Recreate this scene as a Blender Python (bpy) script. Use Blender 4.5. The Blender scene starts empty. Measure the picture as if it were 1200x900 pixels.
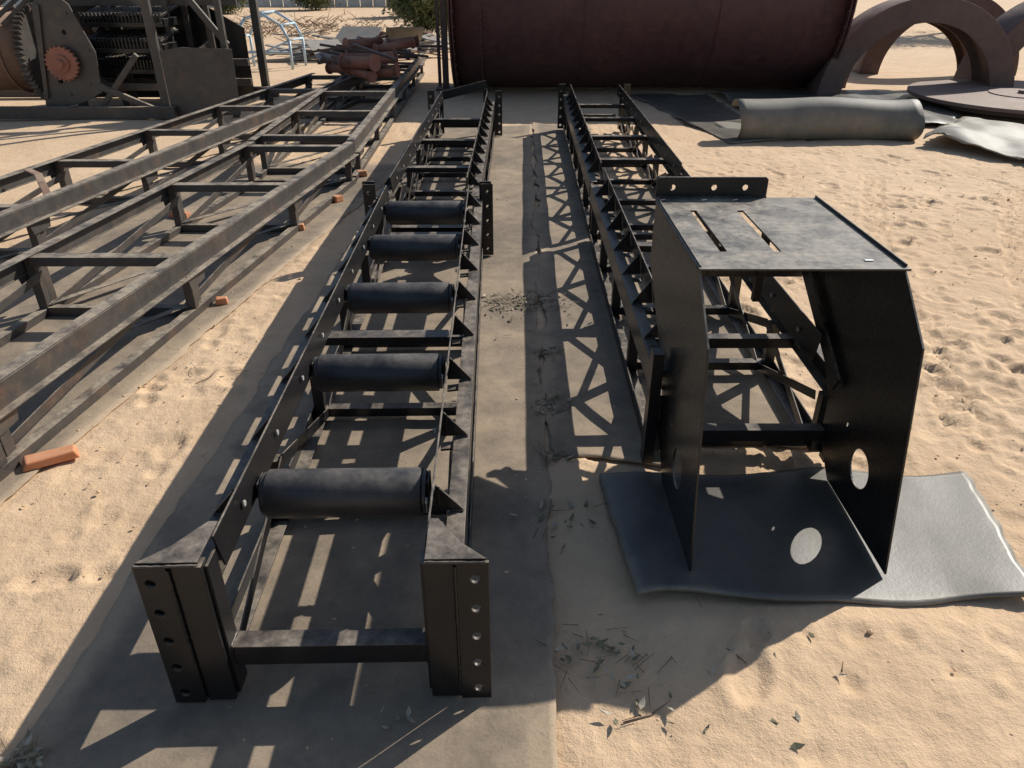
import bpy, bmesh, math, random
import numpy as np
from mathutils import Vector, Matrix, noise
from mathutils.geometry import tessellate_polygon
random.seed(7)
scene=bpy.context.scene
C=scene.collection
# ---------------------------------------------------------------- helpers
def empty(name,loc=(0,0,0),rz=0.0,rx=0.0,ry=0.0):
    o=bpy.data.objects.new(name,None); o.location=loc; o.rotation_euler=(rx,ry,rz); o.empty_display_size=.2
    C.objects.link(o); return o
def finish(bm,name,mats,parent=None,bevel=0.0,recalc=True):
    if recalc: bmesh.ops.recalc_face_normals(bm,faces=bm.faces[:])
    me=bpy.data.meshes.new(name); bm.to_mesh(me); bm.free()
    if not isinstance(mats,(list,tuple)): mats=[mats]
    for m in mats: me.materials.append(m)
    o=bpy.data.objects.new(name,me); C.objects.link(o)
    if parent: o.parent=parent
    if bevel>0:
        b=o.modifiers.new('bev','BEVEL'); b.width=bevel; b.segments=2; b.limit_method='ANGLE'; b.angle_limit=math.radians(40)
    return o
def beam(bm,p0,p1,w,h,up=(0,0,1),mi=0):
    p0=Vector(p0);p1=Vector(p1); d=(p1-p0).normalized(); up=Vector(up)
    if abs(d.dot(up))>.98: up=Vector((0,1,0))
    s=d.cross(up).normalized(); u=s.cross(d).normalized()
    vs=[]
    for p in (p0,p1):
        for a,b in((-1,-1),(1,-1),(1,1),(-1,1)): vs.append(bm.verts.new(p+s*a*w/2+u*b*h/2))
    for f in((0,1,2,3),(7,6,5,4),(0,4,5,1),(1,5,6,2),(2,6,7,3),(3,7,4,0)):
        fc=bm.faces.new([vs[i] for i in f]); fc.material_index=mi
def angle_iron(bm,p0,p1,w,t=.006,sx=1,sz=1,up=(0,0,1),mi=0):
    p0=Vector(p0);p1=Vector(p1); d=(p1-p0).normalized(); U=Vector(up)
    if abs(d.dot(U))>.98: U=Vector((0,1,0))
    s=d.cross(U).normalized(); u=s.cross(d).normalized()
    prof=[(0,0),(w,0),(w,t),(t,t),(t,w),(0,w)]
    a=[bm.verts.new(p0+s*sx*x+u*sz*z) for x,z in prof]; b=[bm.verts.new(p1+s*sx*x+u*sz*z) for x,z in prof]
    n=6
    for i in range(n):
        bm.faces.new((a[i],a[(i+1)%n],b[(i+1)%n],b[i])).material_index=mi
    for q in (a,b):
        for idx in((0,1,2,3),(0,3,4,5)): bm.faces.new([q[i] for i in idx]).material_index=mi
def cyl(bm,p0,p1,r,seg=24,r1=None,mi=0,cap=True):
    p0=Vector(p0);p1=Vector(p1); r1=r if r1 is None else r1
    d=(p1-p0).normalized(); up=Vector((0,0,1)) if abs(d.z)<.9 else Vector((0,1,0))
    s=d.cross(up).normalized(); u=s.cross(d)
    A=[];B=[]
    for i in range(seg):
        a=2*math.pi*i/seg; v=s*math.cos(a)+u*math.sin(a)
        A.append(bm.verts.new(p0+v*r));B.append(bm.verts.new(p1+v*r1))
    for i in range(seg):
        f=bm.faces.new((A[i],A[(i+1)%seg],B[(i+1)%seg],B[i])); f.smooth=True; f.material_index=mi
    if cap:
        bm.faces.new(A).material_index=mi; bm.faces.new(B).material_index=mi
def plate(bm,outer,holes,O,U,V,t,mi=0):
    O=Vector(O);U=Vector(U).normalized();V=Vector(V).normalized();N=U.cross(V)
    loops=[outer]+holes
    flat=[p for l in loops for p in l]
    tris=tessellate_polygon([[Vector((p[0],p[1],0)) for p in l] for l in loops])
    a=[bm.verts.new(O+U*p[0]+V*p[1]-N*t/2) for p in flat]
    b=[bm.verts.new(O+U*p[0]+V*p[1]+N*t/2) for p in flat]
    for tr in tris:
        try:
            bm.faces.new([a[i] for i in tr]).material_index=mi; bm.faces.new([b[i] for i in reversed(tr)]).material_index=mi
        except ValueError: pass
    k=0
    for l in loops:
        n=len(l)
        for i in range(n):
            i0=k+i;i1=k+(i+1)%n
            bm.faces.new((a[i0],a[i1],b[i1],b[i0])).material_index=mi
        k+=n
def circ(cx,cy,r,n=14): return [(cx+r*math.cos(2*math.pi*i/n),cy+r*math.sin(2*math.pi*i/n)) for i in range(n)]
def rect(x0,y0,x1,y1): return [(x0,y0),(x1,y0),(x1,y1),(x0,y1)]
def prism(bm,prof,y0,y1,mi=0):
    a=[bm.verts.new((x,y0,z)) for x,z in prof]; b=[bm.verts.new((x,y1,z)) for x,z in prof]; n=len(prof)
    for i in range(n): bm.faces.new((a[i],a[(i+1)%n],b[(i+1)%n],b[i])).material_index=mi
    bm.faces.new(a).material_index=mi; bm.faces.new(b).material_index=mi
fn=noise.noise
def weld(bm,p0,p1,r=.0035,step=.012):
    p0=Vector(p0);p1=Vector(p1); L=(p1-p0).length; n=max(2,int(L/step)); d=(p1-p0)/L
    up=Vector((0,0,1)) if abs(d.z)<.9 else Vector((0,1,0)); s=d.cross(up).normalized(); u=s.cross(d)
    prev=None
    for i in range(n+1):
        p=p0+d*L*i/n; rr=r*(1+.5*fn(p*90)+(.25 if i%2 else -.15))
        ring=[bm.verts.new(p+(s*math.cos(a)+u*math.sin(a))*rr) for a in (0,1.05,2.09,3.14,4.19,5.24)]
        if prev:
            for k in range(6): bm.faces.new((prev[k],prev[(k+1)%6],ring[(k+1)%6],ring[k])).smooth=True
        prev=ring
# ---------------------------------------------------------------- materials
class NT:
    def __init__(s,name):
        s.m=bpy.data.materials.new(name); s.m.use_nodes=True; s.t=s.m.node_tree; s.b=s.t.nodes['Principled BSDF']
    def n(s,ty,**k):
        x=s.t.nodes.new(ty)
        for a,v in k.items(): setattr(x,a,v)
        return x
    def l(s,a,b): s.t.links.new(a,b)
    def noise(s,scale,detail=6,rough=.6,coord=None,dist=0):
        x=s.n('ShaderNodeTexNoise'); x.inputs['Scale'].default_value=scale; x.inputs['Detail'].default_value=detail
        x.inputs['Roughness'].default_value=rough; x.inputs['Distortion'].default_value=dist
        if coord is None: coord=s.coord()
        s.l(coord,x.inputs['Vector']); return x.outputs['Fac']
    def coord(s):
        if not hasattr(s,'_c'): s._c=s.n('ShaderNodeNewGeometry')
        return s._c.outputs['Position']
    def ramp(s,f,a,b):
        x=s.n('ShaderNodeMapRange'); x.inputs[1].default_value=a; x.inputs[2].default_value=b; s.l(f,x.inputs[0]); return x.outputs[0]
    def mix(s,f,a,b):
        x=s.n('ShaderNodeMix',data_type='RGBA')
        for v,i in((f,0),(a,6),(b,7)):
            if isinstance(v,(tuple,float,int)):
                x.inputs[i].default_value=v if not isinstance(v,tuple) else (*v,1)
            else: s.l(v,x.inputs[i])
        return x.outputs[2]
    def math(s,op,a,b=None):
        x=s.n('ShaderNodeMath',operation=op)
        for v,i in((a,0),(b,1)):
            if v is None: continue
            if isinstance(v,(int,float)): x.inputs[i].default_value=v
            else: s.l(v,x.inputs[i])
        return x.outputs[0]
    def bump(s,h,strength,dist,prev=None):
        x=s.n('ShaderNodeBump'); x.inputs['Strength'].default_value=strength; x.inputs['Distance'].default_value=dist
        s.l(h,x.inputs['Height'])
        if prev: s.l(prev,x.inputs['Normal'])
        return x.outputs[0]
    def out(s,col=None,rough=None,bump=None,metal=None,spec=None):
        for v,k in((col,'Base Color'),(rough,'Roughness'),(bump,'Normal'),(metal,'Metallic'),(spec,'Specular IOR Level')):
            if v is None: continue
            if isinstance(v,tuple): s.b.inputs[k].default_value=(*v,1)
            elif isinstance(v,(int,float)): s.b.inputs[k].default_value=v
            else: s.l(v,s.b.inputs[k])
        return s.m
def steel(name,base,dust,rust=None,r0=.3,r1=.7,dust_sheen_top=.75,rustamt=.5,dustall=.25,scr=.35,lo=.30,hi=.62,bmp=.12,spec=.5):
    t=NT(name); g=t.coord(); nrm=t.n('ShaderNodeSeparateXYZ'); t.l(t._c.outputs['True Normal'],nrm.inputs[0])
    up=t.ramp(nrm.outputs['Z'],.3,.95)
    n1=t.noise(9,8,.65); n2=t.noise(45,5,.7); n3=t.noise(2.2,6,.6)
    d=t.math('MULTIPLY',t.ramp(n1,lo,hi),t.math('ADD',t.math('MULTIPLY',up,dust_sheen_top),dustall))  # dust on up-facing faces, strengthened to paint their sheen into the colour
    d=t.math('MULTIPLY',d,t.math('ADD',t.ramp(n2,.2,.7),.35)); d=t.math('MINIMUM',d,1.0)
    c=t.mix(t.ramp(n3,.3,.7),base,tuple(x*1.6 for x in base))
    mp=t.n('ShaderNodeMapping'); mp.inputs['Scale'].default_value=(60,3,60); mp.inputs['Rotation'].default_value=(.3,.2,.5); t.l(g,mp.inputs[0])
    sc=t.noise(1.5,4,.7,coord=mp.outputs[0]); c=t.mix(t.math('MULTIPLY',t.ramp(sc,.66,.72),scr),c,tuple(x*.7 for x in dust))
    if rust:
        c=t.mix(t.math('MULTIPLY',t.ramp(t.noise(5,9,.75),.52,.66),rustamt),c,rust)
    c=t.mix(d,c,dust)
    r=t.math('ADD',t.math('MULTIPLY',d,r1-r0),t.math('ADD',t.math('MULTIPLY',n2,.14),r0-.05))
    return t.out(c,r,t.bump(n2,bmp,.003) if bmp else None,spec=spec)
def sandmat():
    t=NT('sand')
    a=t.noise(.35,6,.6); b=t.noise(3.2,8,.65); c=t.noise(60,4,.7); d=t.noise(240,3,.7)
    col=t.mix(t.ramp(a,.3,.7),(.66,.45,.27),(.76,.55,.355))
    col=t.mix(t.math('MULTIPLY',t.ramp(b,.42,.70),.50),col,(.50,.335,.20))
    col=t.mix(t.math('MULTIPLY',t.ramp(c,.56,.75),.40),col,(.36,.25,.16))
    col=t.mix(t.math('MULTIPLY',t.ramp(d,.5,.8),.25),col,(.86,.70,.50))
    v=t.n('ShaderNodeTexVoronoi'); v.inputs['Scale'].default_value=22; t.l(t.coord(),v.inputs['Vector'])
    h=t.bump(b,.3,.045); h=t.bump(v.outputs['Distance'],.15,.015,h); h=t.bump(c,.7,.006,h); h=t.bump(d,.5,.002,h)
    return t.out(col,.95,h)
def matmat(name,base,dust,amt,lo=.25,hi=.75,rough=.8,b1=.25,b2=.5):
    t=NT(name)
    a=t.noise(1.1,9,.7,dist=.3); b=t.noise(7,8,.7); c=t.noise(90,4,.7)
    at=t.n('ShaderNodeAttribute',attribute_name='edge')
    col=t.mix(t.ramp(b,.3,.7),base,tuple(x*1.35 for x in base))
    f=t.math('ADD',t.math('MULTIPLY',t.ramp(a,lo,hi),amt),t.math('MULTIPLY',at.outputs['Fac'],.9))
    f=t.math('MULTIPLY',f,t.math('ADD',t.ramp(b,.2,.6),.3)); f=t.math('MINIMUM',f,.97)
    col=t.mix(f,col,dust)
    col=t.mix(t.math('MULTIPLY',t.ramp(c,.55,.75),.35),col,tuple(x*.5 for x in base))
    h=t.bump(b,b1,.02); h=t.bump(c,b2,.003,h)
    return t.out(col,rough,h)
M_black=steel('black_paint_steel',(.009,.0085,.009),(.29,.24,.19),r0=.27,r1=.75,dustall=.012,dust_sheen_top=.85,scr=.14,bmp=.06,spec=.42)
M_gloss=steel('satin_black_steel',(.009,.009,.009),(.34,.30,.245),r0=.26,r1=.65,dustall=.010,dust_sheen_top=.85,scr=.08,lo=.22,hi=.60,bmp=0,spec=.45)
M_roller=steel('roller_steel',(.018,.0175,.019),(.16,.14,.12),r0=.36,r1=.8,dustall=.14,dust_sheen_top=.5,bmp=.06)
M_old=steel('weathered_steel',(.032,.029,.028),(.36,.295,.22),rust=(.18,.085,.045),r0=.42,r1=.85,dustall=.11,dust_sheen_top=.95,rustamt=.4)
M_bolt=steel('zinc_bolt',(.30,.29,.27),(.3,.26,.2),r0=.35)
M_tank=steel('maroon_tank_paint',(.058,.020,.021),(.16,.085,.072),rust=(.13,.055,.035),r0=.5,r1=.85,dustall=.35,dust_sheen_top=.4,rustamt=.6)
M_rust=steel('rusty_steel',(.20,.11,.07),(.34,.25,.18),rust=(.09,.045,.03),r0=.6,r1=.9)
M_redox=steel('red_oxide_steel',(.24,.085,.055),(.36,.22,.14),rust=(.1,.04,.025),r0=.55,r1=.9)
M_brown=steel('brown_primer_steel',(.085,.05,.042),(.26,.19,.15),rust=(.12,.058,.036),r0=.55,r1=.9,dustall=.2)
M_orange=steel('orange_paint',(.48,.17,.07),(.55,.36,.22),r0=.7,r1=.9,dustall=.45,dust_sheen_top=.3)
M_blue=steel('pale_blue_paint',(.33,.44,.52),(.45,.43,.40),r0=.4,r1=.8,dustall=.15,dust_sheen_top=.3)
M_grey=steel('grey_sheet',(.22,.22,.21),(.42,.35,.27),r0=.5,r1=.85,dustall=.3,dust_sheen_top=.6)
M_sand=sandmat()
M_belt=matmat('dusty_belt_rubber',(.125,.103,.08),(.43,.325,.22),.85,.28,.68,.88)
M_belt2=matmat('grey_rubber',(.125,.118,.10),(.38,.32,.235),.6,.32,.75,.62,.1,.25)
M_belt3=matmat('dark_floor_rubber',(.075,.070,.060),(.27,.23,.175),.55,.36,.8,.42,.05,.12)
M_white=NT('white_label').out((.8,.8,.78),.6)
# ---------------------------------------------------------------- ground
MATS=[
 [(-1.24,.55),(.115,.55),(.22,9.4),(-1.0,9.4)],
 [(.145,2.45),(.62,2.30),(.95,9.5),(.25,9.5)],
 [(-3.6,1.2),(-1.98,1.2),(-1.02,7.4),(-2.8,7.4)],
 [(.62,2.5),(1.25,2.5),(1.35,6.5),(.75,6.5)],
]
def sd(px,py,q):
    d=np.full_like(px,1e9)
    n=len(q)
    for i in range(n):
        x0,y0=q[i];x1,y1=q[(i+1)%n]
        L=math.hypot(x1-x0,y1-y0); d=np.minimum(d,((x1-x0)*(py-y0)-(y1-y0)*(px-x0))/L)
    return d
def axis(dense0,dense1,step,far0,far1):
    a=list(np.arange(dense0,dense1+1e-6,step)); s=step
    x=a[-1]
    while x<far1: s*=1.12; x+=s; a.append(x)
    s=step; x=a[0]; pre=[]
    while x>far0: s*=1.14; x-=s; pre.append(x)
    return np.array(pre[::-1]+a)
X=axis(-3.0,5.0,.019,-300,300); Y=axis(.6,8.0,.019,-60,500)
GX,GY=np.meshgrid(X,Y)
flat=[]
for x,y in zip(GX.ravel(),GY.ravel()):
    h=.020*fn(Vector((x*.7,y*.7,0)))
    if -4<x<6 and -1<y<12:
        h+=.006*fn(Vector((x*2.2,y*2.2,3)))+.006*fn(Vector((x*7,y*7,7)))+.0045*fn(Vector((x*19,y*19,9)))
    flat.append(h)
H=np.array(flat).reshape(GX.shape)
rs=np.random.RandomState(3)
def dent(cx,cy,a,b,ang,dep,sharp=9,rim=.45):
    R=max(a,b)*2.4
    ix=np.where((X>cx-R)&(X<cx+R))[0]; iy=np.where((Y>cy-R)&(Y<cy+R))[0]
    if len(ix)<2 or len(iy)<2: return
    sx=slice(ix[0],ix[-1]+1); sy=slice(iy[0],iy[-1]+1)
    dx=GX[sy,sx]-cx; dy=GY[sy,sx]-cy; c,s=math.cos(ang),math.sin(ang)
    u=(dx*c+dy*s)/a; v=(-dx*s+dy*c)/b; r=np.sqrt(u*u+v*v)
    H[sy,sx]+= -dep/(1+np.exp((r-1)*sharp)) + dep*rim*np.exp(-((r-1.35)/.25)**2)
def shoe(cx,cy,ang,dep):
    c,s=math.cos(ang),math.sin(ang)
    dent(cx+c*.07,cy+s*.07,.085,.048,ang,dep,12,.5); dent(cx-c*.09,cy-s*.09,.045,.034,ang,dep*1.1,12,.4)
    for k in range(-2,4): dent(cx+c*.035*k+c*.05,cy+s*.035*k+s*.05,.008,.035,ang,.0025,6,.2)
for tr in range(60):
    cx=rs.uniform(.4,4.8) if tr%3 else rs.uniform(-2,0); cy=rs.uniform(.6,7.6); an=rs.uniform(0,6.28)
    for k in range(rs.randint(3,8)):
        sgn=1 if k%2 else -1
        shoe(cx+math.cos(an)*.55*k-math.sin(an)*.09*sgn,cy+math.sin(an)*.55*k+math.cos(an)*.09*sgn,an+sgn*.12+rs.uniform(-.15,.15),rs.uniform(.007,.016))
for i in range(2600):
    a,b=rs.uniform(.012,.045,2)
    dent(rs.uniform(-3,5),rs.uniform(.6,8),a,b,rs.uniform(0,3.14),rs.uniform(.002,.009)*(1 if i%3 else -1))
for i in range(200): dent(2.5+rs.normal()*.4,3.1+rs.normal()*.5,*rs.uniform(.03,.08,2),rs.uniform(0,3.14),rs.uniform(.004,.013)*(1 if i%2 else -1))
for (x0,y0,x1,y1) in ((1.2,.8,3.6,1.7),(2.2,2.0,4.4,6.5),(1.9,2.6,3.4,7.0),(.7,.75,2.6,1.25),(2.0,2.0,4.6,3.6)):
    L=math.hypot(x1-x0,y1-y0); n=int(L/.045); an=math.atan2(y1-y0,x1-x0)
    for i in range(n):
        f=i/n; cx=x0+(x1-x0)*f-(y1-y0)/L*.15*math.sin(f*3); cy=y0+(y1-y0)*f+(x1-x0)/L*.15*math.sin(f*3)
        for s in(-1,0,1): dent(cx+s*.06*-math.sin(an),cy+s*.06*math.cos(an),.042,.014,an+1.57+s*.6,.010,8,.5)
mask=np.zeros_like(GX)
for q in MATS:
    mask=np.maximum(mask,np.clip(sd(GX,GY,q)/.08+.5,0,1))
mask2=np.clip(sd(GX,GY,[(.3,1.62),(1.75,1.62),(1.75,2.32),(.3,2.32)])/.1+.5,0,1)
mask=np.maximum(mask,mask2)
H=H*(1-.93*mask)+.009*(1-mask)-.004*mask
fl=np.maximum(np.abs(GX)-9,0)+np.maximum(GY-16,0)
H=H+np.clip(fl/40,0,1)*.05
bmv=np.stack([GX.ravel(),GY.ravel(),H.ravel()],1)
ny,nx=GX.shape
idx=np.arange(ny*nx).reshape(ny,nx)
F=np.stack([idx[:-1,:-1].ravel(),idx[:-1,1:].ravel(),idx[1:,1:].ravel(),idx[1:,:-1].ravel()],1)
me=bpy.data.meshes.new('ground'); me.from_pydata(bmv.tolist(),[],F.tolist()); me.materials.append(M_sand)
me.polygons.foreach_set('use_smooth',[True]*len(me.polygons))
C.objects.link(bpy.data.objects.new('sand_ground',me))
# ---------------------------------------------------------------- mats
def mat_sheet(name,q,zb,mat,thick=.007,nx=40,ny=160,wav=.004,rag=.02,seed=0,zfun=None,edgew=.09):
    vs=[];ed=[]
    P=[Vector((*p,0)) for p in q]
    for j in range(ny+1):
        v=j/ny
        for i in range(nx+1):
            u=i/nx
            a=P[0].lerp(P[3],v); b=P[1].lerp(P[2],v); p=a.lerp(b,u)
            W=(b-a).length; L=(P[3]-P[0]).length
            de=min(u*W,(1-u)*W,v*L,(1-v)*L)
            k=math.exp(-de/.06)
            p.x+=k*rag*(fn(Vector((p.x*2,p.y*3,seed)))+.4*fn(Vector((p.x*9,p.y*14,seed)))); p.y+=k*rag*2*fn(Vector((p.x*3,p.y*2,seed+5)))
            z=zb+wav*(fn(Vector((p.x*1.7,p.y*1.7,seed+9)))+.6*fn(Vector((p.x*5,p.y*3,seed+3))))
            if zfun: z+=zfun(u,v,p)
            vs.append((p.x,p.y,z))
            e=max(0,1-de/edgew)*(.6+.9*fn(Vector((p.x*3,p.y*3,seed+20))))
            ed.append(max(0,min(1,e)))
    fs=[(j*(nx+1)+i,j*(nx+1)+i+1,(j+1)*(nx+1)+i+1,(j+1)*(nx+1)+i) for j in range(ny) for i in range(nx)]
    me=bpy.data.meshes.new(name); me.from_pydata(vs,[],fs); me.materials.append(mat)
    me.polygons.foreach_set('use_smooth',[True]*len(me.polygons))
    at=me.attributes.new('edge','FLOAT','POINT'); at.data.foreach_set('value',ed)
    o=bpy.data.objects.new(name,me); C.objects.link(o)
    s=o.modifiers.new('sol','SOLIDIFY'); s.thickness=thick; s.offset=-1
    return o
mat_sheet('rubber_belt_mat',MATS[0],.013,M_belt,seed=1,wav=.007,nx=60,ny=240,rag=.03,thick=.010,
  zfun=lambda u,v,p:.022*math.exp(-(1-u)*1.35/.05)*max(0,.35+fn(Vector((1,p.y*1.6,2))))+.008*math.exp(-u*1.3/.05)*max(0,fn(Vector((3,p.y*1.6,2)))))
mat_sheet('rubber_belt_mat',MATS[1],.015,M_belt,seed=2,rag=.06,wav=.007,ny=240,
  zfun=lambda u,v,p:.018*math.exp(-u*.5/.04)*max(0,.3+fn(Vector((8,p.y*2,2))))+.012*math.exp(-v*7/.1)*max(0,.3+fn(Vector((p.x*4,1,2)))))
mat_sheet('rubber_belt_mat',MATS[2],.012,M_belt,seed=3,rag=.04)
mat_sheet('rubber_belt_mat',MATS[3],.019,M_belt,seed=4,rag=.06,nx=24)
def hoodz(u,v,p):
    return .006+.03*math.exp(-((u-.02)/.10)**2)*(1-v)*.6+.03*max(0,u-.8)*(1-v)*2+.012*math.sin(u*7)*(1-v)
mat_sheet('rubber_floor_mat',[(.375,1.655),(1.60,1.645),(1.72,2.30),(.345,2.29)],.020,M_belt3,thick=.014,nx=60,ny=40,seed=6,zfun=hoodz,wav=.006,rag=.03,edgew=.03)
mat_sheet('rubber_belt_mat',[(2.35,8.3),(3.0,8.45),(2.9,11.8),(1.75,11.8)],.03,M_belt3,seed=8,rag=.05,wav=.02,nx=20,ny=60)
mat_sheet('rubber_belt_mat',[(3.1,9.3),(5.4,9.2),(6.2,11.9),(3.0,12.0)],.03,M_belt3,seed=9,rag=.1,wav=.03,nx=40,ny=40,zfun=lambda u,v,p:.04+.05*fn(Vector((p.x*1.2,p.y*1.5,4))))
mat_sheet('rubber_belt_mat',[(4.35,8.2),(5.4,6.9),(7.4,7.6),(5.6,9.4)],.05,M_belt2,seed=10,rag=.12,wav=.03,nx=60,ny=60,thick=.012,zfun=lambda u,v,p:.05+.06*math.sin(u*9+v*3)*(1-v*.4)+.06*fn(Vector((p.x*2,p.y*2,4))))
bm=bmesh.new()
prof=[(9.6,.03),(9.2,.03),(8.9,.012)]+[(8.62+.22*math.cos(math.radians(a)),.19+(.19-.0002*(a+90))*math.sin(math.radians(a))) for a in range(-100,-331,-9)]
nx_=26; rows=[]
for i in range(nx_+1):
    x=2.47+2.0*i/nx_
    rows.append([bm.verts.new((x+.04*fn(Vector((y*3,z*3,1))),y+.03*fn(Vector((x*1.5,z*2,2)))+.03*(i/nx_),z*(1+.08*fn(Vector((x*1.3,0,5)))))) for y,z in prof])
for i in range(nx_):
    for j in range(len(prof)-1):
        bm.faces.new((rows[i][j],rows[i][j+1],rows[i+1][j+1],rows[i+1][j])).smooth=True
o=finish(bm,'rolled_rubber_mat',M_belt2); s=o.modifiers.new('s','SOLIDIFY'); s.thickness=.012
# ---------------------------------------------------------------- conveyors
def conveyor(name,loc,rz,L,rollers=(),hi=.25,ho=.345,zt=.49,bars=(),near=True,far=True,nearcorner=True,xbr=True,gus=.37,post=.7,mat=None):
    mat=mat or M_black
    root=empty(name,loc,rz)
    bm=bmesh.new(); bb=bmesh.new(); bw=bmesh.new()
    for s in(-1,1):
        x=lambda v:s*v
        prism(bm,[(x(hi-.006),.388),(x(hi),.388),(x(hi+.014),zt),(x(hi+.008),zt)],.10,L-.02)
        prism(bm,[(x(ho-.007),.285),(x(ho),.285),(x(ho),.378),(x(ho-.007),.378)],.03,L-.012)
        prism(bm,[(x(ho-.050),.380),(x(ho+.001),.380),(x(ho+.001),.387),(x(ho-.050),.387)],.03,L-.012)
        prism(bm,[(x(ho-.045),.278),(x(ho-.0),.278),(x(ho-.0),.284),(x(ho-.045),.284)],.03,L-.012)
        y=.30
        while y<L-.08:
            prism(bm,[(x(hi+.003),.390),(x(ho-.002),.390),(x(hi+.016),zt-.004)],y,y+.007)
            weld(bw,(x(hi+.020),y-.001,.41),(x(hi+.024),y-.001,zt-.012),.003); weld(bw,(x(hi+.05),y-.001,.390),(x(ho-.006),y-.001,.390),.003)
            beam(bm,(x(hi+.005),y-.03,.37),(x(ho-.045),y-.03,.375),.04,.008)
            y+=gus
        angle_iron(bm,(x(ho-.002),.04,.022),(x(ho-.002),L-.02,.022),.055,.006,sx=-s,sz=1)
        n=max(1,round(L/post)); ys=[.06+(L-.12)*i/n for i in range(n+1)]
        for k,yy in enumerate(ys):
            if 0<k<n or not (near and far):
                beam(bm,(x(ho-.034),yy,.03),(x(ho-.034),yy,.277),.045,.045)
        for k in range(n):
            a,b=ys[k],ys[k+1]
            if k%2: a,b=b,a
            beam(bm,(x(ho-.068),a,.05),(x(ho-.068),b,.27),.006,.04,up=(0,0,1))
            if xbr: beam(bm,(x(ho-.078),b,.05),(x(ho-.078),a,.27),.006,.036,up=(0,0,1))
        yy=.28
        while yy<L-.05:
            cyl(bb,(x(hi-.004),yy,.44),(x(hi-.010),yy,.44),.009,6)
            yy+=.345
        for e,(yf,fl) in enumerate(((0,near),(L,far))):
            if not fl: continue
            dy=.012 if e==0 else -.012
            plate(bm,[(.335,.01),(.412,.01),(.412,zt),(.335,zt)] if s>0 else [(-.412,.01),(-.335,.01),(-.335,zt),(-.412,zt)],
                  [circ(s*.380,z,.0125) for z in (.05,.145,.24,.335,.43)],(0,yf,0),(1,0,0),(0,0,1),.010)
            if e==0 and nearcorner:
                angle_iron(bm,(s*.333,yf+.008,.012),(s*.333,yf+.008,zt-.004),.072,.008,sx=1,sz=1,up=(0,1,0))
                beam(bm,(s*.293,yf+dy*1.6,.012),(s*.293,yf+dy*1.6,zt-.008),.072,.036,up=(0,1,0))
                beam(bm,(s*.2525,yf+dy*4,.02),(s*.2525,yf+dy*4,zt-.02),.008,.06,up=(0,1,0))
                plate(bm,[(s*.262,yf+.002),(s*.408,yf+.002),(s*.345,yf+.06),(s*.285,yf+.15),(s*.262,yf+.15)],[],(0,0,zt+.004),(1,0,0),(0,1,0),.006)
                weld(bw,(s*.332,yf-.004,.02),(s*.332,yf-.004,zt-.01),.0035); weld(bw,(s*.262,yf-.003,zt+.001),(s*.405,yf-.006,zt+.001),.0035)
            else:
                beam(bm,(s*.315,yf+dy*1.6,.012),(s*.315,yf+dy*1.6,.38),.04,.036,up=(0,1,0))
    n=max(1,round(L/post))
    for i in range(n+1):
        yy=.09+(L-.18)*i/n
        if i==0 and near:
            beam(bm,(-.256,.055,.145),(.256,.055,.145),.055,.066)
            for s in(-1,1): weld(bw,(s*.249,.026,.112),(s*.249,.026,.178),.004); weld(bw,(s*.249,.03,.179),(s*.249,.08,.179),.004)
        elif i==n and far: beam(bm,(-.256,L-.055,.145),(.256,L-.055,.145),.055,.066)
        else: beam(bm,(-ho+.05,yy,.052),(ho-.05,yy,.052),.045,.04)
    for y in bars:
        beam(bm,(-ho+.05,y,.355),(ho-.05,y,.355),.07,.035)
    finish(bm,'frame',mat,root,.0015)
    finish(bb,'bolts',M_bolt,root); finish(bw,'weld_beads',mat,root)
    if rollers:
        br=bmesh.new()
        for y in rollers:
            cyl(br,(-.218,y,.375),(.218,y,.375),.070,40); cyl(br,(-.232,y,.375),(-.2185,y,.375),.062,32); cyl(br,(.2185,y,.375),(.232,y,.375),.062,32)
            cyl(br,(-.262,y,.375),(.262,y,.375),.014,12)
            for s in (-1,1):
                plate(br,rect(y-.03,.330,y+.03,.43),[],(s*.2385,0,0),(0,1,0),(0,0,1),.006)
        finish(br,'rollers',M_roller,root,.002)
    return root
conveyor('roller_conveyor_frame',(-.466,1.295,.010),.020,3.435,zt=.482,rollers=(.405,1.125,1.835,2.525,3.175),bars=(1.465,),xbr=False)
conveyor('conveyor_frame',(-.545,4.76,.012),-.006,3.95,bars=(.9,1.9,2.9),hi=.24,ho=.33,gus=.33,nearcorner=False)
conveyor('conveyor_frame',(.87,2.36,.02),-.005,2.7,bars=(1.5,),near=False,far=False,hi=.255,ho=.35,zt=.50,gus=.35)
conveyor('conveyor_frame',(.89,5.09,.02),-.014,4.0,bars=(.8,1.7,2.6,3.4),near=False,hi=.265,ho=.355,zt=.50,gus=.33)
r=empty('conveyor_tail_plate',(-.52,8.78,.0)); bm=bmesh.new()
beam(bm,(-.29,0,.43),(.24,.05,.55),.012,.09); beam(bm,(-.27,.02,.03),(-.27,.02,.40),.04,.04); beam(bm,(.22,.05,.03),(.22,.05,.5),.04,.04)
finish(bm,'plate',M_black,r,.002)
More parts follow.
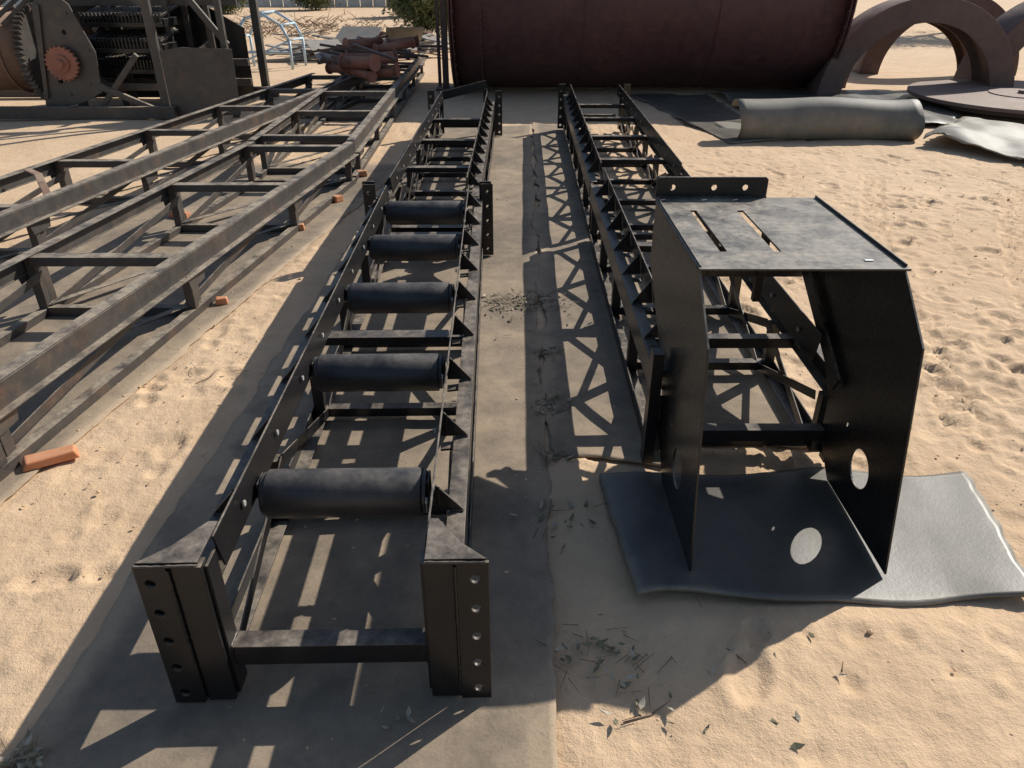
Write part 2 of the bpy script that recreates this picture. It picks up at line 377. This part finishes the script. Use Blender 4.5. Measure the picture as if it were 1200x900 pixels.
# ---------------------------------------------------------------- hood
hd=empty('conveyor_drive_hood',(0,0,0)); z0=.03
bm=bmesh.new()
side=[(1.745,z0-.003),(1.90,.745),(2.10,.905),(2.86,.905),(2.86,.66),(2.48,.42),(2.38,.30),(2.37,.14),(2.24,z0)]
hole=circ(2.05,.215,.068,28)
small=[circ(2.20,.30,.009)]
for xs in(.562,1.178):
    plate(bm,side,[hole]+small,(xs,0,0),(0,1,0),(0,0,1),.007)
slot=lambda a:[(a,2.24),(a+.022,2.24),(a+.022,2.69),(a,2.69)]
plate(bm,rect(.556,2.085,1.186,2.865),[slot(.655),slot(.826)],(0,0,.913),(1,0,0),(0,1,0),.007)
plate(bm,[(.556,.917),(.985,.917),(.985,.985),(.975,.995),(.566,.995),(.556,.985)],[circ(.62,.955,.011),circ(.78,.955,.011),circ(.9,.955,.011)],(0,2.868,0),(1,0,0),(0,0,1),.008)
beam(bm,(1.1755,2.10,.922),(1.1755,2.86,.922),.006,.011)
beam(bm,(.563,2.10,.919),(.563,2.86,.919),.005,.006)
finish(bm,'hood_shell',M_gloss,hd,.0012)
bm=bmesh.new()
weld(bm,(.5575,2.11,.909),(.5575,2.86,.909),.004); weld(bm,(1.182,2.11,.909),(1.182,2.86,.909),.004); weld(bm,(.56,2.862,.918),(.985,2.862,.918),.004)
finish(bm,'weld_beads',M_black,hd)
bm=bmesh.new()
beam(bm,(.567,2.36,.16),(1.173,2.36,.16),.05,.05)
beam(bm,(.567,2.80,.33),(1.173,2.80,.33),.05,.045)
beam(bm,(1.155,2.30,.40),(1.155,2.83,.70),.012,.06)
beam(bm,(.59,2.30,.36),(.59,2.84,.60),.02,.05)
beam(bm,(.80,2.83,.62),(.80,2.83,.9),.03,.03); beam(bm,(1.0,2.83,.5),(1.0,2.83,.9),.03,.03)
beam(bm,(.57,2.84,.62),(1.172,2.84,.62),.03,.03)
finish(bm,'inner_braces',M_black,hd,.001)
bm=bmesh.new()
beam(bm,(.522,2.37,.03),(.522,2.37,.50),.04,.06,up=(0,1,0)); beam(bm,(1.215,2.37,.03),(1.215,2.37,.50),.03,.05,up=(0,1,0))
finish(bm,'end_posts',M_black,hd,.001)
bm=bmesh.new(); beam(bm,(1.075,2.155,.9185),(1.10,2.155,.9185),.012,.002); finish(bm,'label',M_white,hd)
# ---------------------------------------------------------------- left truss frames
def truss(name,R0,R1,w0,w1,ys,h=.36,mat=None,diag=True):
    mat=mat or M_old
    root=empty(name,(R0[0],R0[1],0)); bm=bmesh.new()
    ox,oy=R0
    def rx(y): return R0[0]+(R1[0]-R0[0])*(y-R0[1])/(R1[1]-R0[1])
    def w(y): return w0+(w1-w0)*(y-R0[1])/(R1[1]-R0[1])
    def P(x,y,z): return (x-ox,y-oy,z)
    y0,y1=R0[1],R1[1]
    for k in(0,1):
        f=lambda y:rx(y)-k*w(y)
        s=1 if k else -1
        a=P(f(y0),y0,0);b=P(f(y1),y1,0)
        def off(p,dx,z): return (p[0]+dx,p[1],z)
        beam(bm,off(a,0,h-.05),off(b,0,h-.05),.007,.10)
        beam(bm,off(a,s*.030,h+.004),off(b,s*.030,h+.004),.066,.007)
        beam(bm,off(a,-s*.018,h-.100),off(b,-s*.018,h-.100),.05,.007)
        beam(bm,off(a,s*.03,.035),off(b,s*.03,.035),.05,.045)
        for i,y in enumerate(ys):
            x=f(y)+s*.032
            beam(bm,P(x,y,.055),P(x,y,h-.005),.05,.045)
            beam(bm,P(x,y+.085,.055),P(x,y+.085,h-.005),.006,.06,up=(0,1,0))
            plate(bm,[(-.09,0),(.16,0),(.13,-.09),(-.06,-.09)],[],P(f(y)-s*.008,y,h-.09),(0,1,0),(0,0,1),.006)
            if i+1<len(ys) and diag:
                yy=ys[i+1]; x2=f(yy)+s*.07; xx=f(y)+s*.07
                beam(bm,P(xx,y,.06),P(x2,yy,h-.11),.006,.045)
    for i,y in enumerate(ys):
        xr=rx(y)-.045; xl=rx(y)-w(y)+.045
        beam(bm,P(xl,y,h-.028),P(xr,y,h-.028),.075,.05)
        beam(bm,P(xl,y,.04),P(xr,y,.04),.05,.05)
        if i+1<len(ys) and diag:
            yy=ys[i+1]
            beam(bm,P(xl,y,.075),P(rx(yy)-.05,yy,.075),.045,.006)
    finish(bm,'frame',mat,root,.002); return root
truss('truss_frame',(-2.02,1.35),(-1.38,6.66),.84,.92,[2.29,3.78,5.27,6.55])
truss('truss_frame',(-1.39,6.72),(-1.55,14.2),.93,.86,[7.0,8.3,9.7,11.1,12.5,14.0])
truss('truss_frame',(-3.35,3.0),(-2.12,11.4),.72,.74,[3.4,4.72,6.0,7.25,8.6,9.9,11.2])
def chock(x,y,l,w,h,rz,m=M_orange):
    bm=bmesh.new(); vs=[(-l,-w,0),(l,-w,0),(l*.86,-w*.9,h),(-l*.8,-w*.9,h*.9),(-l,w,0),(l,w,0),(l*.9,w*.9,h*.9),(-l*.84,w,h)]
    V=[bm.verts.new(v) for v in vs]
    for f in((0,1,2,3),(5,4,7,6),(4,0,3,7),(1,5,6,2),(3,2,6,7),(4,5,1,0)): bm.faces.new([V[i] for i in f])
    o=finish(bm,'orange_support_block',m,None,.006); o.location=(x,y,.014); o.rotation_euler=(0,0,rz)
chock(-1.80,2.38,.10,.035,.036,.55); chock(-1.66,3.93,.035,.025,.04,.3); chock(-1.56,5.3,.04,.03,.045,.2); chock(-1.43,6.05,.04,.03,.05,.9); chock(-2.55,5.6,.09,.03,.05,-.3); chock(-1.38,6.9,.05,.03,.05,.2)
r=empty('fabric_strap',(-3.28,5.2,.36)); bm=bmesh.new()
pts=[(-.30,.35,.03),(-.12,.18,.035),(0,0,.02),(.05,-.05,-.06)]
for a,b in zip(pts,pts[1:]): beam(bm,a,b,.05,.012)
finish(bm,'strap',M_rust,r,.003)
# ---------------------------------------------------------------- pipe pile on far frames
r=empty('rusty_pipe_pile',(-1.95,11.4,.38)); bm=bmesh.new()
for i in range(13):
    a=random.uniform(-.9,.9); x=random.uniform(-.45,.35); y=random.uniform(-.9,.9); z=.08+.13*(i//5); L=random.uniform(.35,.7); rr=random.uniform(.05,.085)
    d=Vector((math.cos(a),math.sin(a),random.uniform(-.1,.15)))*L/2; p=Vector((x,y,z))
    cyl(bm,p-d,p+d,rr,20); cyl(bm,p-d*1.02,p-d*.96,rr*1.35,20); cyl(bm,p+d*.96,p+d*1.02,rr*1.35,20)
finish(bm,'pipes',M_redox,r)
bm=bmesh.new()
for (x,y,z,a,b,w,l) in ((-.75,.6,.22,.5,.3,.5,.8),(-.5,1.5,.35,-.3,.5,.7,.5),(.2,1.9,.35,.2,-.35,.6,.7),(-.2,2.2,.2,.9,.2,.8,.4)):
    m=Matrix.Translation((x,y,z))@Matrix.Rotation(a,4,'Z')@Matrix.Rotation(b,4,'X')
    n0=len(bm.verts); beam(bm,(-w/2,0,0),(w/2,0,0),l,.01); bm.verts.ensure_lookup_table()
    bmesh.ops.transform(bm,matrix=m,verts=bm.verts[n0:])
finish(bm,'steel_offcuts',M_grey,r)
bm=bmesh.new()
for i in range(40):
    p=Vector((random.uniform(-.7,.5),random.uniform(-.8,2.7),.05+random.random()*.3)); a=random.uniform(0,3.1)
    d=Vector((math.cos(a),math.sin(a),random.uniform(-.2,.2)))*random.uniform(.2,.5)
    beam(bm,p-d,p+d,.05,.03)
finish(bm,'scrap_bars',M_brown,r)
r=empty('tubular_frame',(-4.6,15.0,0)); bm=bmesh.new()
pp=[(-.5,0,0),(-.5,0,.55),(-.3,.1,.85),(.0,.1,.95),(.35,.1,.75),(.5,0,.5),(.5,0,0)]
for a,b in zip(pp,pp[1:]): cyl(bm,a,b,.026,10)
for p in pp[1:-1]: cyl(bm,p,(p[0]+.1,p[1]+.6,p[2]),.02,8)
for a,b in zip(pp,pp[1:]): cyl(bm,(a[0]+.1,a[1]+.6,a[2]),(b[0]+.1,b[1]+.6,b[2]),.024,10)
cyl(bm,(-.5,0,.3),(.5,0,.3),.022,8); cyl(bm,(-.15,.05,0),(-.1,.1,.9),.018,8); cyl(bm,(-.5,0,.1),(.5,0,.5),.018,8)
finish(bm,'tubes',M_blue,r)
# ---------------------------------------------------------------- machine far left
r=empty('crushing_machine',(-5.2,9.9,0)); bm=bmesh.new()
def q(x,y,z): return (x+5.2,y-9.9,z)
for x in(-7.4,-4.34): beam(bm,q(x,9.86,0),q(x,9.86,2.6),.10,.07,up=(0,1,0))
beam(bm,q(-3.52,9.95,.0),q(-3.52,9.95,2.6),.07,.07,up=(0,1,0)); beam(bm,q(-5.0,11.6,0),q(-5.0,11.6,2.6),.1,.1); beam(bm,q(-3.6,11.6,0),q(-3.6,11.6,2.6),.1,.1)
beam(bm,q(-7.6,9.75,.10),q(-4.2,9.75,.10),.09,.14); beam(bm,q(-7.6,11.5,.10),q(-3.4,11.5,.10),.09,.14)
beam(bm,q(-4.25,9.95,1.9),q(-3.5,10.0,.85),.05,.07); beam(bm,q(-5.4,9.9,.5),q(-4.5,9.85,.12),.05,.07); beam(bm,q(-6.2,10.6,1.3),q(-3.6,10.9,1.3),.07,.10)
beam(bm,q(-5.1,10.1,1.75),q(-4.4,10.0,1.25),.04,.06); beam(bm,q(-7.6,10.4,1.7),q(-3.5,10.4,1.7),.08,.12); beam(bm,q(-7.6,11.6,2.2),q(-3.5,11.6,2.2),.08,.12)
beam(bm,q(-6.0,10.2,.34),q(-4.4,10.2,.34),.06,.08); beam(bm,q(-5.2,9.9,.12),q(-4.6,9.9,.75),.05,.06)
random.seed(31)
for i in range(22):
    x=random.uniform(-5.9,-3.9); y=random.uniform(10.6,11.5); z=random.uniform(.1,1.5)
    if i%2: beam(bm,q(x,y,z),q(x+random.uniform(-.9,.9),y+.3,z+random.uniform(-.6,.6)),.05,.07)
    else: beam(bm,q(x,y,.0),q(x+random.uniform(-.1,.1),y,1.9),.07,.05,up=(0,1,0))
for z in (.3,.55,1.45): beam(bm,q(-6.2,11.0,z),q(-3.6,11.0,z),.05,.09)
for i in range(7): beam(bm,q(-6.9+i*.12,9.98,1.25-i*.03),q(-6.4+i*.12,10.3,1.55),.03,.05)
finish(bm,'machine_frame',M_old,r,.003)
bm=bmesh.new()
for (z,y,xa,xb) in ((1.14,10.5,-5.45,-4.4),(.86,10.3,-5.4,-4.38),(.60,10.45,-5.35,-4.4)):
    beam(bm,q(xa,y+.15,z-.07),q(xb,y+.15,z-.07),.45,.09)
    n=22
    for i in range(n):
        x=xa+(xb-xa)*(i+.5)/n
        beam(bm,q(x,y-.12,z-.07),q(x,y-.12,z+.05),.020,.03); beam(bm,q(x,y-.10,z),q(x,y+.5,z+.10),.026,.03)
    beam(bm,q(xa,y-.14,z-.09),q(xb,y-.14,z-.09),.03,.05)
plate(bm,[(-.9,.05),(1.5,.05),(1.5,.95),(.9,1.3),(-.9,1.3)],[],(0,1.45,0),(1,0,0),(0,0,1),.012)
beam(bm,q(-5.9,10.7,.2),q(-5.9,10.7,1.6),.5,.012,up=(0,1,0))
finish(bm,'apron_decks',M_black,r,.002)
bm=bmesh.new()
plate(bm,[(-.90,.10),(-.40,.20),(-.14,.32),(-.10,.78),(-.28,1.30),(-.50,1.50),(-.72,1.30)],[circ(-.42,1.0,.03),circ(-.62,.45,.03)],(.22,-.02,0),(1,0,0),(0,0,1),.02)
beam(bm,(-.62,-.05,.25),(-.42,-.05,1.3),.05,.03,up=(0,1,0))
for (a,b) in ((-.32,.30),(-.05,.42),(.04,.8),(-.12,1.2)): cyl(bm,(a,-.045,b),(a,-.02,b),.022,6)
plate(bm,[(.92,.03),(1.78,.06),(1.80,.82),(1.2,.84),(.92,.80)],[],(0,-.07,0),(1,0,0),(0,0,1),.012)
finish(bm,'side_plates',M_old,r,.003)
bm=bmesh.new()
def gear(bm,c,r,n,t,ax='y'):
    out=[]
    for i in range(n*4):
        a=2*math.pi*i/(n*4); rr=r if (i%4) in(0,1) else r*.9
        out.append((rr*math.cos(a),rr*math.sin(a)))
    if ax=='y': plate(bm,out,[circ(0,0,r*.18,16)],c,(1,0,0),(0,0,1),t)
    else: plate(bm,out,[circ(0,0,r*.3,20)],c,(0,1,0),(0,0,1),t)
gear(bm,(-.28,-.10,.66),.20,22,.05); cyl(bm,(-.28,-.2,.66),(-.28,.2,.66),.05,16); cyl(bm,(-.28,-.15,.66),(-.28,-.12,.66),.10,20)
finish(bm,'pinion_gear',M_redox,r,.002)
bm=bmesh.new(); gear(bm,(-.80,.5,.72),.58,56,.09,'x'); finish(bm,'ring_gear',M_old,r,.002)
bm=bmesh.new(); cyl(bm,(-2.4,.5,.75),(-.86,.5,.75),.47,48)
for xx in(-1.1,-1.6,-2.1): cyl(bm,(xx,.5,.75),(xx+.03,.5,.75),.50,48)
finish(bm,'drum',M_rust,r)
# ---------------------------------------------------------------- tank
r=empty('steel_tank',(1.87,12.55,1.36)); bm=bmesh.new(); R=1.33
cyl(bm,(-2.72,0,0),(2.72,0,0),R,128)
finish(bm,'shell',M_tank,r)
bm=bmesh.new()
for x in(-2.73,2.73):
    cyl(bm,(x-.012,0,0),(x+.012,0,0),R+.08,96)
    cyl(bm,(x*.985-.012,0,0),(x*.985+.012,0,0),R+.07,96)
    for i in range(44):
        a=2*math.pi*i/44; c=Vector((x*.985,math.cos(a)*(R+.045),math.sin(a)*(R+.045)))
        cyl(bm,c-Vector((.03,0,0)),c+Vector((.065 if x>0 else .03,0,0)),.016,8)
cyl(bm,(-.9,0,0),(-.885,0,0),R+.006,128); cyl(bm,(.95,0,0),(.965,0,0),R+.006,128)
for i in range(26):
    a=math.radians(185+i*3.2)
    cyl(bm,(-2.3,math.cos(a)*(R-.01),math.sin(a)*(R-.01)),(-2.3,math.cos(a)*(R+.02),math.sin(a)*(R+.02)),.016,8)
finish(bm,'end_flanges',M_tank,r)
r=empty('steel_post',(-1.02,12.3,0)); bm=bmesh.new(); beam(bm,(0,0,0),(0,0,2.6),.09,.09); beam(bm,(0,0,.02),(0,0,.05),.3,.3); beam(bm,(-.12,.3,0),(-.12,.3,2.6),.05,.05); finish(bm,'post',M_brown,r,.003)
# ---------------------------------------------------------------- rings
def arch(name,x,y,ri,ro,dep,rz,a0=0,a1=180,m=M_brown,z=0):
    o=empty(name,(x,y,z),rz); bm=bmesh.new(); n=64
    ring=[]
    for i in range(n+1):
        a=math.radians(a0+(a1-a0)*i/n); c,s=math.cos(a),math.sin(a)
        ring.append([bm.verts.new((c*rr,yy,s*rr)) for rr,yy in((ri,-dep/2),(ro,-dep/2),(ro,dep/2),(ri,dep/2),(ri,dep/2-.03),(ri+.10,dep/2-.03),(ri+.10,-dep/2+.03),(ri,-dep/2+.03))])
    for i in range(n):
        for k in range(8):
            f=bm.faces.new((ring[i][k],ring[i][(k+1)%8],ring[i+1][(k+1)%8],ring[i+1][k])); f.smooth=(k in(1,5))
    bm.faces.new(ring[0]); bm.faces.new(ring[-1])
    finish(bm,'ring',m,o,.004); return o
arch('steel_ring_segment',5.78,11.6,1.02,1.34,.62,-.10)
arch('steel_ring_segment',6.25,12.75,.95,1.28,.5,-.06)
arch('steel_ring_segment',8.30,12.3,1.02,1.36,.6,.05)
arch('steel_ring_segment',7.55,14.4,1.0,1.33,.5,-.1)
arch('steel_ring_segment',10.6,13.4,1.0,1.33,.5,.1)
def disc(name,x,y,z,R,t,m,tilt=0):
    o=empty(name,(x,y,z),0,tilt); bm=bmesh.new()
    cyl(bm,(0,0,0),(0,0,t),R,96); cyl(bm,(0,0,t+.002),(0,0,t+.012),R*.30,64); cyl(bm,(0,0,t+.012),(0,0,t+.05),.08,24)
    finish(bm,'disc',m,o,.004)
M_disc=steel('rusty_brown_disc',(.15,.095,.08),(.36,.27,.21),rust=(.2,.10,.06),r0=.5,r1=.9,dustall=.2)  # the discs' own rusty brown, paler than the ring primer
disc('steel_disc',6.85,10.55,.16,1.42,.045,M_disc,.01)
disc('steel_disc',7.05,10.75,.05,1.35,.05,M_disc)
# ---------------------------------------------------------------- litter
M_twig=NT('dry_twig').out((.20,.14,.09),.9)
t=NT('dry_leaf'); M_leaf=t.out(t.mix(t.ramp(t.noise(30),.3,.7),(.12,.115,.06),(.28,.25,.16)),.8)
t=NT('pale_dry_leaf'); M_leafp=t.out(t.mix(t.ramp(t.noise(30),.3,.7),(.36,.30,.22),(.50,.44,.34)),.8)
def litter(name,spots,seed,m,ml):
    random.seed(seed); bm=bmesh.new()
    for (cx,cy,rad,n) in spots:
        for i in range(n):
            rr=rad*random.random()**.8; a=random.uniform(0,6.28); x=cx+rr*math.cos(a)*1.3; y=cy+rr*math.sin(a); z=.018+random.random()*.012
            b=random.uniform(0,6.28)
            if random.random()<.35:
                L=random.uniform(.02,.08); d=Vector((math.cos(b),math.sin(b),random.uniform(-.05,.12)))*L
                cyl(bm,(x,y,z),Vector((x,y,z))+d,.0013,5,.0007)
            else:
                L=random.uniform(.015,.042); w=L*random.uniform(.12,.25); d=Vector((math.cos(b),math.sin(b),random.uniform(-.1,.3))); s=Vector((-math.sin(b),math.cos(b),random.uniform(-.5,.5)))
                p=Vector((x,y,z)); v=[bm.verts.new(q_) for q_ in(p,p+d*L*.35+s*w,p+d*L*.75+s*w*.6,p+d*L+Vector((0,0,.006)),p+d*L*.7-s*w*.7,p+d*L*.35-s*w)]
                bm.faces.new(v).material_index=1 if random.random()<.6 else 2
    finish(bm,name,[m,ml,M_leafp],None,recalc=False)
litter('dry_leaf_litter',[(-.04,3.95,.14,110),(.17,3.95,.16,110),(.05,3.75,.3,40),(.22,1.45,.10,45),(.33,1.36,.14,30),(-.33,1.25,.07,8),(-1.2,1.12,.05,60),(.17,2.0,.12,24),(.5,1.4,.3,12),(-.4,3.0,.4,14),(-1.35,3.1,.2,12),(.17,2.8,.08,50),(2.4,2.0,1.2,10),(.16,2.4,.05,30),(.18,3.3,.05,30)],5,M_twig,M_leaf)
bm=bmesh.new()
for (x,y,L,b) in ((-1.42,3.05,.08,1.0),(.36,1.25,.08,.3),(.62,1.45,.05,2.2),(.9,1.38,.05,.8)):
    d=Vector((math.cos(b),math.sin(b),0)); p=Vector((x,y,.018))
    cyl(bm,p-d*L,p,.002,6,.0025); cyl(bm,p,p+Vector((math.cos(b+.3),math.sin(b+.3),.08))*L*.8,.0025,6,.001)
finish(bm,'fallen_sticks',M_twig)
random.seed(11); bm=bmesh.new()
for i in range(2200):
    x=random.uniform(-1.9,4.6); y=random.uniform(.7,7)
    s=random.uniform(.002,.006)*(1.8 if random.random()<.05 else 1)
    if -1.25<x<.10 and random.random()<.8: continue
    if .34<x<1.7 and 1.6<y<2.35: continue
    m=Matrix.Translation((x,y,.012+s*.3))@Matrix.Rotation(random.random()*6,4,'Z')@Matrix.Diagonal((s*random.uniform(.8,1.6),s,s*.7,1))
    bmesh.ops.create_icosphere(bm,subdivisions=1,radius=1,matrix=m)
finish(bm,'sand_clods',M_sand)
# ---------------------------------------------------------------- background
t=NT('foliage'); M_fol=t.out(t.mix(t.ramp(t.noise(1.5),.35,.65),(.06,.085,.03),(.17,.18,.07)),.7)
def tree(name,x,y,h,rad,seed,drop=0.0):
    random.seed(seed); root=empty(name,(x,y,0)); bm=bmesh.new()
    tips=[]
    def br(p,d,L,r,dep):
        e=p+d*L; cyl(bm,p,e,r,8,r*.65,cap=False)
        if dep==0: tips.append(e); return
        for k in range(3):
            nd=(d+Vector((random.uniform(-.8,.8),random.uniform(-.8,.8),random.uniform(-.25,.5)))).normalized(); br(e,nd,L*.72,r*.6,dep-1)
        tips.append(e)
    br(Vector((0,0,0)),Vector((.05,0,1)),h*.28,h*.03,3)
    finish(bm,'trunk',M_twig,root)
    bm=bmesh.new()
    for t_ in tips:
        for c in range(3):
            cc=t_+Vector((random.gauss(0,.35),random.gauss(0,.35),random.gauss(-.1-drop,.4)))*rad*.5
            cc.z=max(cc.z,.25)
            for i in range(70):
                p=cc+Vector((random.gauss(0,.22),random.gauss(0,.22),random.gauss(0,.25)))*rad*.6
                if p.z<.03: continue
                a=Vector((random.gauss(0,1),random.gauss(0,1),random.gauss(-.6,1))).normalized(); b=a.cross(Vector((random.random(),random.random(),.3))).normalized()
                L=random.uniform(.05,.10)
                bm.faces.new([bm.verts.new(p),bm.verts.new(p+a*L+b*L*.25),bm.verts.new(p+a*L*2),bm.verts.new(p+a*L-b*L*.25)])
    finish(bm,'foliage',M_fol,root,recalc=False)
tree('leafy_shrub',-2.25,20.5,1.9,.95,4,.3)
tree('leafy_shrub',-3.9,31,1.6,1.0,14,.3)
tree('leafy_shrub',-11.5,33,1.8,1.2,15,.3)
tree('leafy_shrub',-8.5,36,1.7,1.2,16,.3)
tree('added_leafy_tree',7,27,5,1.6,9)  # this tree and the next are out of view, added for reflections and horizon
tree('added_leafy_tree',13,24,5,1.6,10)
r=empty('perimeter_fence',(-12,39,0)); bm=bmesh.new()
random.seed(77)
for i in range(70): beam(bm,(i*.6-14,0,0),(i*.6-14,0,1.5+random.uniform(-.1,.1)),.57,.04,up=(0,1,0))
beam(bm,(-14,.06,1.3),(28,.06,1.3),.05,.08); beam(bm,(-14,.06,.4),(28,.06,.4),.05,.08)
finish(bm,'boards',steel('whitewashed_board',(.5,.48,.44),(.45,.36,.27)),r)
random.seed(21); r=empty('scrap_steel_heap',(-3.2,17.5,0)); bm=bmesh.new()
for i in range(60):
    p=Vector((random.gauss(0,.9),random.gauss(0,.8),random.uniform(.03,.35))); a=random.uniform(0,3.1)
    d=Vector((math.cos(a),math.sin(a),random.uniform(-.15,.2)))*random.uniform(.3,.9)
    beam(bm,p-d,p+d,random.uniform(.04,.3),.03)
finish(bm,'pieces',M_grey,r)
random.seed(23); r=empty('dry_brush_pile',(-7.0,24,0)); bm=bmesh.new()
for i in range(900):
    p=Vector((random.gauss(0,3.2),random.gauss(0,1.8),random.uniform(.0,.25))); a=random.uniform(0,6.28)
    d=Vector((math.cos(a),math.sin(a),random.uniform(0,.8)))*random.uniform(.1,.35)
    cyl(bm,p,p+d,.012,4,.005,cap=False)
finish(bm,'branches',M_twig,r)
# ---------------------------------------------------------------- light, sky, camera
to_sun=Vector((1.08,.90,1.0)).normalized()
el=math.asin(to_sun.z); az=math.atan2(to_sun.x,to_sun.y)
L=bpy.data.lights.new('sun','SUN'); L.energy=5.0; L.angle=math.radians(.5); L.color=(1,.955,.875)
o=bpy.data.objects.new('sun',L); o.rotation_euler=(-to_sun).to_track_quat('-Z','Y').to_euler(); C.objects.link(o)
w=bpy.data.worlds.new('World'); scene.world=w; w.use_nodes=True
sk=w.node_tree.nodes.new('ShaderNodeTexSky'); sk.sky_type='NISHITA'; sk.sun_disc=False; sk.sun_elevation=el; sk.sun_rotation=az
w.node_tree.links.new(sk.outputs[0],w.node_tree.nodes['Background'].inputs[0]); w.node_tree.nodes['Background'].inputs[1].default_value=.10
cd=bpy.data.cameras.new('camera'); cd.sensor_width=36; cd.lens=26.1; cd.clip_end=2000; cd.clip_start=.05
co=bpy.data.objects.new('camera',cd); co.location=(0,0,1.7); co.rotation_euler=(math.radians(60.6),0,0); C.objects.link(co); scene.camera=co
scene.view_settings.view_transform='Standard'; scene.view_settings.look='None'; scene.view_settings.exposure=0
